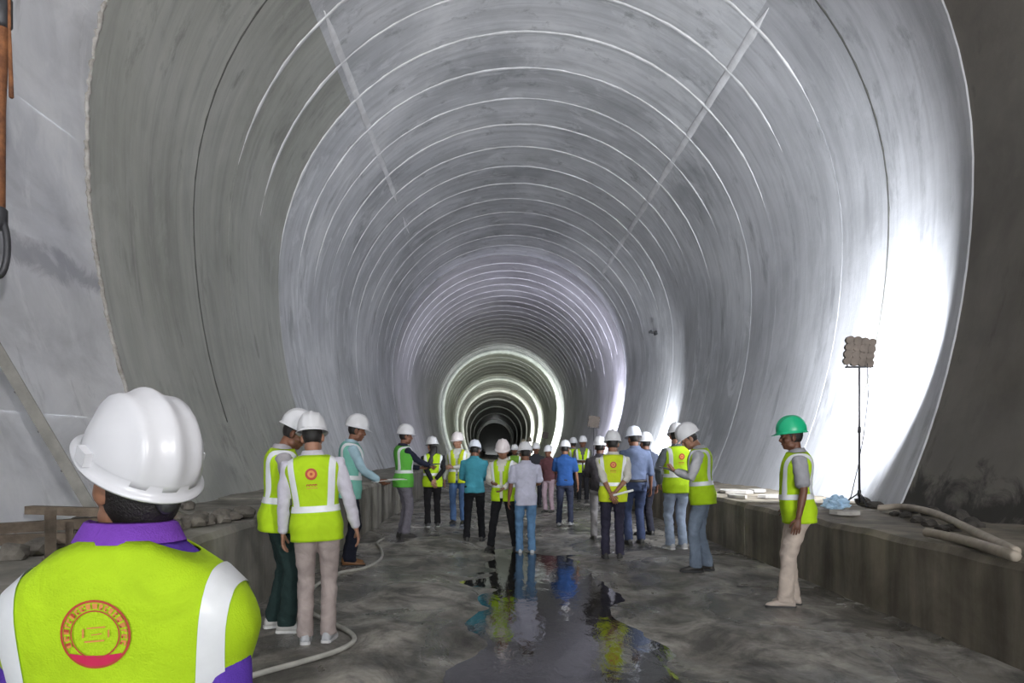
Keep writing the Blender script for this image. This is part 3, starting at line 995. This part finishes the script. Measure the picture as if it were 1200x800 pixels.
        md = vo.modifiers.new('cloth_thickness', 'SOLIDIFY'); md.thickness = .004; md.offset = -1
        def band(fn):
            b2 = src.copy(); fn(b2)
            b2.normal_update()
            for v_ in b2.verts: v_.co += v_.normal * .004
            if not b2.faces: b2.free(); return
            bm_obj(b2, 'reflective_band', M_SILVER, vo, T)
        zb = 1.045
        def hb_(b2): cut(b2, Vector((0, 0, zb + .025)), Vector((0, 0, 1))); cut(b2, Vector((0, 0, zb - .025)), Vector((0, 0, -1)))
        band(hb_)
        if vband:
            for sg in (-1, 1):
                def vb_(b2, sg=sg):
                    n = Vector((1, 0, -.10 * sg)).normalized()
                    c0 = Vector((sg * vbx, 0, 1.2))
                    cut(b2, c0 + n * .024, n); cut(b2, c0 - n * .024, -n); cut(b2, Vector((0, 0, zb + .02)), Vector((0, 0, -1)))
                band(vb_)
        src.free()
        if emblem == 'small':
            project_back(emblem_small(), bvh, .006, 'emblem', [M_RED, M_ORANGE], vo, T)
        elif emblem == 'big':
            project_back(emblem_big(-.012, 1.287, .068), bvh, .006, 'emblem', [M_RED, M_ORANGE, M_CRIMSON], vo, T)
    # --- hard hat
    HH = HM @ Matrix.Translation((0, -.012, .052)) @ Matrix.Rotation(R_(hat_tilt), 4, 'X')
    helmet(body, HH, hat, 72 if dist < 3 else (40 if dist < 9 else 28), lug=dist < 3)
    return dict(o=body, W=W, T=T, s=s, arm=ARM)

def flush_skins():
    """turn the collected rough unions into single continuous skins"""
    for d in DEFER:
        for o, vx in ((d['o'], d['vox']), (d.get('head'), d.get('hvox'))):
            if o is None: continue
            r = o.modifiers.new('skin', 'REMESH'); r.mode = 'VOXEL'; r.voxel_size = vx; r.use_smooth_shade = True
            sm = o.modifiers.new('relax', 'SMOOTH'); sm.factor = .5; sm.iterations = 4 if o is not d.get('head') else 2
    dg = bpy.context.evaluated_depsgraph_get()
    for d in DEFER:
        o = d['o']
        me = bpy.data.meshes.new_from_object(o.evaluated_get(dg))
        mats = [m for m in o.data.materials]
        if 'head' in d:
            bm = bmesh.new(); bm.from_mesh(me)
            hme = bpy.data.meshes.new_from_object(d['head'].evaluated_get(dg))
            hme.transform(d['HM'])
            bm.from_mesh(hme)
            for f in bm.faces: f.material_index = 0
            vs = [bm.verts.new(p) for p in d['extra'].v]
            for f, mi in zip(d['extra'].f, d['extra'].m):
                nf = bm.faces.new([vs[i] for i in f]); nf.material_index = mi
            for f in bm.faces: f.smooth = True
            bm.to_mesh(me); bm.free()
            bpy.data.objects.remove(d['head'])
        if d.get('fold'):
            amp, sd = d['fold'], d['seed'] * 3.7
            nr = [v.normal.copy() for v in me.vertices]
            for v, n in zip(me.vertices, nr):
                c = v.co
                w = noise.noise(Vector((c.x * 9 + sd, c.y * 9, c.z * 14))) + .6 * noise.noise(Vector((c.x * 5, c.y * 5 + sd, c.z * 26 + c.x * 12)))
                v.co = c + n * (w * amp)
        o.modifiers.clear()
        o.data = me
        me.materials.clear()
        for m in mats: me.materials.append(m)
        me.polygons.foreach_set('use_smooth', [True] * len(me.polygons))

def tow(p, v):
    return p['W'] @ p['T'] @ Vector(v)

WHITE = (.64, .64, .66)
PP = {}
# nearest man, back turned at the left
PP['fg'] = person('man in lime vest with round red emblem and purple collar, back turned, nearest the camera', None, None, 4, ((-.215, .12, .84), (.22, .12, .84)), 0,
    shirt=(.10, .04, .36), trousers=(.06, .06, .07), vest=LIME, hat=(.64, .64, .67), head=(48, -10), hat_tilt=18, emblem='big', scale=.850, loc=(-.658, 1.36, 0.0), build=1.16, vw=1.10, shx=.138, shz=1.31, vbx=.19, droop=.42, nape=.03, cw=1.22, collar=(.20, .06, .46))
# pair at the left kerb
PP['A'] = person('man in lime vest and dark green trousers with bowed head by the left kerb', (327, 738), 478, -72, ('hold', 'hold'), 1, shirt=(.36, .34, .36), trousers=(.018, .036, .034), vest=LIME, head=(-12, 22), lean=4,
    shoes=(.45, .44, .42), sole=(.6, .6, .58), legs=((-.11, -.03, 12), (.10, .06, -10)))
PP['B'] = person('man in lime vest and beige trousers, back turned, beside the man in dark green trousers', (371, 752), 484, 6, ('hang', 'hang_out'), 2, shirt=(.55, .53, .60), trousers=(.40, .335, .315), vest=LIME, emblem='small', head=(4, 10), side=-3,
    shoes=(.42, .43, .45), sole=(.6, .6, .6), legs=((-.085, .0, 6), (.085, .03, -8)))
PP['C'] = person('man in light blue shirt and mint vest holding papers beside the left kerb', (409, 662), 486, -75, ('hold_low', 'hold_low'), 1, shirt=(.36, .52, .60), trousers=(.012, .014, .025), vest=(.20, .50, .42), vest_open=True, head=(-6, 8), lean=4, shoes=(.20, .09, .03))
PP['D'] = person('man in green vest with dark navy sleeves and grey trousers by the left kerb', (473, 629), 498, -68, ('hold', 'reach'), 1, shirt=(.018, .020, .04), trousers=(.18, .17, .20), vest=GRN, head=(-8, 4), vest_open=True)
PP['E'] = person('long-haired person in lime vest with black sleeves and hands clasped behind', (507, 617), 512, 12, ('behind', 'behind'), 2, shirt=(.012, .012, .014), trousers=(.014, .013, .015), vest=LIME, hair='long', head=(15, 5), shoes=(.03, .03, .03), sole=(.5, .5, .5))
PP['F'] = person('man in lime vest and blue jeans facing the camera beside the teal shirt', (537, 613), 507, 170, ('cross', 'hang'), 2, shirt=(.55, .56, .52), trousers=(.08, .15, .30), vest=YEL, vest_open=True, head=(-20, 4), hat=(.74, .68, .68))
PP['G'] = person('man in teal shirt and black trousers, back turned, without a vest', (556, 634), 515, 2, ('hold', 'hold'), 1, shirt=(.05, .25, .32), trousers=(.008, .008, .010), head=(-8, 14), lean=5, legs=((-.14, -.02, 8), (.13, .03, -8)), hat=(.70, .74, .82))
PP['H'] = person('man in lime vest and black trousers facing the camera with legs apart', (590, 644), 515, 165, ('hold_low', 'hold'), 0, shirt=(.60, .58, .52), trousers=(.010, .010, .012), vest=LIME, vest_open=True, head=(12, 12), lean=3, legs=((-.20, .0, 10), (.20, .04, -12)), hat=(.74, .67, .67))
PP['I'] = person('man in pale lilac shirt and washed blue jeans, back turned, in the middle', (616, 649), 518, 4, ('hang', 'hold'), 1, shirt=(.46, .46, .56), sleeve='short', trousers=(.10, .20, .34), head=(0, 14), shoes=(.38, .40, .42), sole=(.5, .5, .5), untuck=.78)
PP['J'] = person('man in bright blue shirt and dark jeans, back turned, beyond the puddle', (662, 616), 516, -12, ('hold', 'hang'), 0, shirt=(.025, .085, .27), sleeve='short', trousers=(.03, .035, .06), head=(0, 12), legs=((-.12, -.08, 6), (.11, .08, -6)), shoes=(.28, .28, .28))
PP['K'] = person('man in lime vest and dark trousers facing the camera far behind the blue shirt', (683, 588), 511, 172, ('hold', 'hold'), 3, shirt=(.10, .10, .09), trousers=(.015, .015, .018), vest=LIME, vest_open=True)
PP['L'] = person('man in lime vest and dark trousers with hands clasped behind holding white paper', (718, 654), 505, -6, ('behind', 'behind'), 0, shirt=(.52, .50, .46), sleeve='rolled', trousers=(.028, .026, .045), vest=YEL, emblem='small', head=(-4, 8))
PP['M'] = person('man in dark shirt half hidden to the left of the clasped hands', (703, 632), 512, 0, ('hold', 'hold'), 3, shirt=(.05, .045, .05), trousers=(.20, .19, .19), head=(-14, 4))
PP['N'] = person('man in blue grey shirt and navy jeans, back turned, near the right kerb', (744, 637), 500, 8, ('hold', 'hang'), 1, shirt=(.12, .15, .24), sleeve='rolled', trousers=(.045, .06, .12), head=(6, 8), hat=(.72, .75, .84), tucked=True)
PP['O'] = person('man in dark jacket mostly hidden behind the blue grey shirt', (757, 627), 507, 25, ('hang', 'hang'), 3, shirt=(.05, .06, .09), trousers=(.02, .02, .03))
PP['P'] = person('man in lime vest with grey sleeve and pale jeans, back turned, by the right kerb', (793, 643), 496, 14, ('hip', 'hold'), 2, shirt=(.10, .11, .12), trousers=(.30, .36, .46), vest=LIME, emblem='small', head=(-22, 12), shoes=(.45, .45, .45), sole=(.7, .7, .7))
PP['Q'] = person('man in lime vest and slate jeans bowing over a notebook at the right kerb', (823, 669), 493, 72, ('hold_high', 'hold_high'), 2, shirt=(.42, .42, .44), trousers=(.17, .21, .27), vest=LIME, head=(10, 26), lean=5, shoes=(.025, .022, .02), legs=((-.09, .07, 10), (.09, -.05, -8)))
PP['S'] = person('man with green hard hat in lime vest and beige trousers leaning by the right kerb', (936, 711), 489, 74, ('hang', 'hip'), 3, shirt=(.30, .30, .32), sleeve='short', trousers=(.50, .42, .36), vest=LIME, head=(6, 2), hat=(.012, .42, .20), legs=((-.07, .12, 6), (.09, .05, -14)), shoes=(.42, .35, .30), lean=3, belly=.03)
# people half hidden farther in
PP['U'] = person('worker in green vest half hidden behind the lilac shirt, far group', (603, 590), 521, 178, ('hang', 'hang'), 1, shirt=(.10, .10, .10), trousers=(.02, .02, .02), vest=(.22, .42, .05))
PP['V'] = person('dark clad worker far behind the right shoulder of the lilac shirt', (628, 594), 519, 185, ('hold', 'hang'), 3, shirt=(.03, .03, .035), trousers=(.02, .02, .025))
PP['X'] = person('worker in mauve trousers and maroon shirt far beyond the puddle', (643, 600), 522, 150, ('hang', 'hold'), 1, shirt=(.10, .04, .045), trousers=(.34, .25, .28))
PP['Y'] = person('worker in lime vest far behind, left of the facing man in lime', (672, 584), 513, 20, ('hang', 'hang'), 1, shirt=(.2, .2, .2), trousers=(.03, .03, .03), vest=LIME)
flush_skins()

# ------------------------------------------------------------------ held papers
M_PAPER = mat_plain('paper', (.74, .74, .72), .8, bumps=.05)
M_NOTE = mat_plain('notebook_cover', (.05, .05, .06), .5)
def sheet(name, p, lc, w, l, mat, label, cat, tilt=0, roll=0, thick=.004):
    o = MB()
    rot = Matrix.Rotation(R_(tilt), 3, 'X') @ Matrix.Rotation(R_(roll), 3, 'Y')
    rings = []
    for j in range(7):
        t = j / 6 - .5
        c = .012 * math.cos(t * 3.1)
        rings.append([rot @ Vector((sx * w / 2, t * l, c + z)) for sx, z in ((-1, 0), (1, 0), (1, thick), (-1, thick))])
    o.loft(rings)
    ob = o.build(name, mat, None)
    ob.matrix_world = p['W'] @ p['T'] @ Matrix.Translation(lc)
    return tag(ob, label, cat)
sheet('paper_sheet', PP['C'], (0, .47, 1.03), .30, .40, M_PAPER, 'white drawing sheet held by the man in light blue shirt', 'paper', 8)
sheet('notebook', PP['D'], (.03, .50, 1.14), .16, .20, M_NOTE, 'dark notebook held by the man with navy sleeves', 'notebook', 10, thick=.012)
sheet('notebook', PP['Q'], (0, .375, 1.225), .17, .22, M_NOTE, 'dark notebook read by the man bowing at the right kerb', 'notebook', 25, thick=.012)
sheet('paper_sheet', PP['A'], (0, .39, 1.11), .20, .28, M_PAPER, 'paper held between the pair at the left kerb', 'paper', 10)
sheet('paper_sheet', PP['K'], (0, .39, 1.12), .21, .29, M_PAPER, 'small white sheet held by the far man facing the camera', 'paper', 10)
rb = MB(); rb.tube([(-.02, 0, 0), (.24, .0, .07)], [.016, .016], 12)
ro = rb.build('paper_roll', M_PAPER, None, True); ro.matrix_world = PP['L']['W'] @ PP['L']['T'] @ Matrix.Translation((.02, -.245, .90))
tag(ro, 'white paper roll held behind the back of the man with clasped hands', 'paper')

# ------------------------------------------------------------------ hose on the floor
def hose(name, pts, r, mat, label, cat, n=90):
    P = [Vector(p) for p in pts]
    out = []
    for i in range(n + 1):
        t = i / n * (len(P) - 1); k = min(int(t), len(P) - 2); f = t - k
        p0, p1, p2, p3 = P[max(k - 1, 0)], P[k], P[k + 1], P[min(k + 2, len(P) - 1)]
        out.append(0.5 * (2 * p1 + (p2 - p0) * f + (2 * p0 - 5 * p1 + 4 * p2 - p3) * f * f + (3 * p1 - p0 - 3 * p2 + p3) * f ** 3))
    mb = MB(); mb.tube(out, [r] * len(out), 10)
    return tag(mb.build(name, mat, None, True), label, cat)
hp = [(250, 812), (310, 790), (352, 778), (396, 766), (415, 755), (408, 743), (385, 732), (362, 716), (366, 692), (395, 674), (428, 667), (446, 657), (447, 646), (442, 637), (450, 632)]
hpts = []
for q in hp:
    g = ground(*q); hpts.append(Vector((g.x, g.y, floor_zn(g.x, g.y) + .018)))
hose('water_hose', hpts, .019, M_HOSE, 'pale grey hose snaking over the floor beside the left kerb', 'hose')

# ------------------------------------------------------------------ clutter on the right kerb
def on_r(px, py):
    y = FPX * (CAM_Z - ZR) / (py - VY); return Vector(((px - VX) * y / FPX, y, ZR))
def on_l(px, py):
    y = FPX * (CAM_Z - ZL) / (py - VY); return Vector(((px - VX) * y / FPX, y, ZL))
hose('site_pipe', [on_r(1030, 600) + Vector((0, 0, .05)), on_r(1060, 602) + Vector((0, 0, .08)), on_r(1095, 612) + Vector((0, 0, .09)), on_r(1135, 628) + Vector((0, 0, .06)), on_r(1190, 655) + Vector((0, 0, .05))], .035, M_PIPE, 'dusty brown pipe curving along the right wall on the kerb', 'pipe', 40)
hose('site_pipe', [on_r(1086, 630) + Vector((0, 0, .045)), on_r(1110, 636) + Vector((0, 0, .05)), on_r(1140, 643) + Vector((0, 0, .045)), on_r(1190, 660) + Vector((0, 0, .045))], .036, M_PIPE, 'short dusty pipe end nearest the kerb edge on the right', 'pipe', 30)

def rock(name, loc, r, mat, label, cat, group, seed):
    rr = random.Random(seed)
    bm = bmesh.new(); bmesh.ops.create_icosphere(bm, subdivisions=2, radius=1)
    sx, sy, sz = rr.uniform(.8, 1.3), rr.uniform(.8, 1.3), rr.uniform(.5, .8)
    for v_ in bm.verts:
        k = 1 + .35 * noise.noise(v_.co * 1.4 + Vector((seed * 3.1, 0, 0)))
        v_.co = Vector((v_.co.x * sx * k, v_.co.y * sy * k, max(-.55, v_.co.z * k) * sz)) * r
    me = bpy.data.meshes.new(name); bm.to_mesh(me); bm.free(); me.materials.append(mat)
    o = link(bpy.data.objects.new(name, me)); o.location = Vector(loc) + Vector((0, 0, .5 * sz * r))
    return tag(o, label, cat, group)
M_SOOT = mat_concrete('soot_black_muck', (.02, .018, .015), (.09, .08, .07), 5, .9, .3, .9)
k = 0
for (px, py, r) in ((1052, 592, .13), (1068, 594, .12), (1080, 600, .15), (1100, 604, .14), (1062, 606, .07), (1076, 612, .08), (1090, 618, .09), (1105, 622, .08), (1118, 622, .10), (1048, 604, .06), (1125, 612, .13), (1140, 618, .11)):
    k += 1
    p = on_r(px, py); p.x = min(p.x, 4.75)
    rock('muck_lump', p, r * .8, M_SOOT, 'blackened lump of muck among the pipes on the right kerb', 'rubble', 'muck lumps on the right kerb', k)
M_SLAB = mat_concrete('pale_slab', (.30, .28, .25), (.52, .50, .47), 4, .85, .2, .6)
for i, (px, py, w, l, rz) in enumerate(((862, 578, .55, .8, .2), (888, 577, .3, .5, -.4), (905, 584, .5, .35, .5), (990, 604, .35, .30, .1), (852, 584, .2, .5, .3))):
    p = on_r(px, py); p.x = max(p.x, XR + .2)
    b = MB(); rings = []
    rr = random.Random(i + 40)
    poly = [Vector((w / 2 * math.cos(t) * rr.uniform(.75, 1.1), l / 2 * math.sin(t) * rr.uniform(.75, 1.1), 0)) for t in [2 * math.pi * q / 7 for q in range(7)]]
    b.loft([[q + Vector((0, 0, z)) for q in poly] for z in (0.004, .035, .045)])
    o = b.build('mortar_slab', M_SLAB, None); o.location = p + Vector((0, 0, .012)); o.rotation_euler = (0, 0, rz)
    tag(o, 'flat broken slab of pale mortar lying on the right kerb', 'slab', 'mortar slabs on the right kerb')
# crumpled pale blue plastic bag by the tripod
bm = bmesh.new(); bmesh.ops.create_icosphere(bm, subdivisions=4, radius=1)
for v_ in bm.verts:
    k_ = 1 + .45 * noise.noise(v_.co * 2.2) + .2 * noise.noise(v_.co * 6)
    v_.co = Vector((v_.co.x * .14 * k_, v_.co.y * .12 * k_, max(-.06, v_.co.z * .09 * k_)))
me = bpy.data.meshes.new('plastic_bag'); bm.to_mesh(me); bm.free(); me.materials.append(mat_plain('blue_plastic', (.42, .60, .78), .25))
bag = link(bpy.data.objects.new('plastic_bag', me)); bag.location = on_r(980, 597) + Vector((0, 0, .07))
tag(bag, 'crumpled pale blue plastic bag on the right kerb left of the tripod', 'bag')
# bracket on the right wall
b = MB(); bp = at(765, 390, 26.6); bp.x = 5.86
b.box((0, 0, 0), (.10, .30, .12)); b.box((-.12, 0, .02), (.22, .06, .06)); b.box((-.22, -.1, .03), (.05, .32, .08))
o = b.build('wall_bracket', M_DARKSTEEL, None); o.location = bp
tag(o, 'small dark bracket fixed high on the right wall', 'bracket')

# ------------------------------------------------------------------ left side: prop, rusty hanger, timbers, rubble
def lean_bar(name, a, b_, w, mat, label, cat, flange=True):
    a, b_ = Vector(a), Vector(b_); d = (b_ - a)
    root = empty(name, a)
    q = d.to_track_quat('Z', 'Y').to_matrix()
    L = d.length
    m1 = MB(); m1.box(q @ Vector((0, 0, L / 2)), (w, .010, L), q); m1.build('flange', mat, root)
    m1 = MB(); m1.box(q @ Vector((w / 2, w / 2, L / 2)), (.010, w, L), q); m1.build('web', mat, root)
    for i in range(7):
        m1 = MB(); c = q @ Vector((0, -.008, L * (i + .5) / 7)); m1.tube([c, c + q @ Vector((0, -.014, 0))], [.012, .012], 8); m1.build('bolt', M_DARKSTEEL, root)
    return tag(root, label, cat)
lean_bar('steel_prop', (-3.02, 5.7, ZL + .02), (-4.2, 5.6, 2.9), .085, M_STEEL, 'worn steel angle prop leaning against the left wall behind the nearest man', 'prop')
root = tag(empty('rusty_hanger', (-3.78, 5.6, 3.05)), 'rusty hanging pipe with a hook loop at the top left corner', 'hanger')
t = MB(); t.tube([(.05, 0, .1), (.05, 0, .9), (.09, 0, 1.9), (.10, 0, 3.2)], [.05, .052, .055, .055], 12); t.build('pipe', M_RUST, root, True)
t = MB(); t.tube([(.165, -.02, 1.0), (.15, -.02, 1.5), (.14, -.02, 3.2)], [.018, .012, .012], 8); t.build('rod', M_RUST, root, True)
t = MB(); t.tube([(.05 + .09 * math.sin(a) * .8, 0, -.12 + .22 * math.cos(a)) for a in [2 * math.pi * k / 24 for k in range(25)]], [.026] * 25, 10); t.build('hook_loop', M_DARKSTEEL, root, True)
t = MB(); t.tube([(.05, 0, .04), (.05, 0, .16)], [.066, .066], 12); t.build('coupling', M_DARKSTEEL, root, True)
t = MB(); t.tube([(.07, 0, 1.55), (.07, 0, 1.75)], [.08, .08], 12); t.build('coupling', M_DARKSTEEL, root, True)

def timber(a, b_, w, h, label, mat=M_WOOD):
    a, b_ = Vector(a), Vector(b_); d = b_ - a
    q = d.to_track_quat('Y', 'Z').to_matrix()
    rings = []
    for j in range(6):
        t = j / 5
        rings.append([q @ Vector((sx * w / 2 + noise.noise(Vector((t * 3, sx, sz))) * .008, d.length * t, sz * h / 2 + noise.noise(Vector((t * 3, sx + 4, sz))) * .006)) for sx, sz in ((-1, -1), (1, -1), (1, 1), (-1, 1))])
    o = MB().loft(rings).build('timber', mat, None); o.location = a
    return tag(o, label, 'timber')
zt = ZL + .05
timber((-3.55, 5.1, zt + .02), (-2.45, 5.75, zt + .05), .10, .07, 'long weathered timber lying across the left kerb under the prop')
timber((-3.4, 5.45, zt + .13), (-2.5, 5.3, zt + .12), .09, .06, 'upper weathered timber lying on the stack at the left kerb')
timber((-3.4, 4.35, zt + .03), (-2.35, 4.75, zt + .02), .10, .06, 'near weathered timber lying at the edge of the left kerb')
timber((-2.02, 3.40, .03), (-2.06, 3.46, 1.12), .05, .03, 'upright split batten leaning on the left kerb face')
timber((-1.93, 3.36, .03), (-2.05, 3.60, 1.05), .035, .03, 'thin slanting batten beside the upright one')
timber((-2.02, 3.20, .03), (-1.98, 3.3, .92), .03, .025, 'shortest batten standing at the left kerb face')
k = 100
for (px, py, r) in ((15, 655, .10), (45, 648, .14), (70, 640, .10), (10, 620, .12), (40, 612, .10), (66, 608, .12), (88, 606, .09), (20, 596, .10), (180, 624, .10), (196, 622, .12), (214, 619, .08), (228, 616, .13), (244, 614, .10), (258, 612, .13), (272, 608, .10), (284, 606, .12), (235, 608, .10), (262, 602, .09), (206, 612, .11)):
    k += 1
    p = on_l(px, py); p.x = max(p.x, -3.2); r *= .8
    rock('rubble_stone', p, r, M_RUBBLE, 'grey stone in the rubble heaped along the left kerb', 'rubble', 'rubble on the left kerb', k)
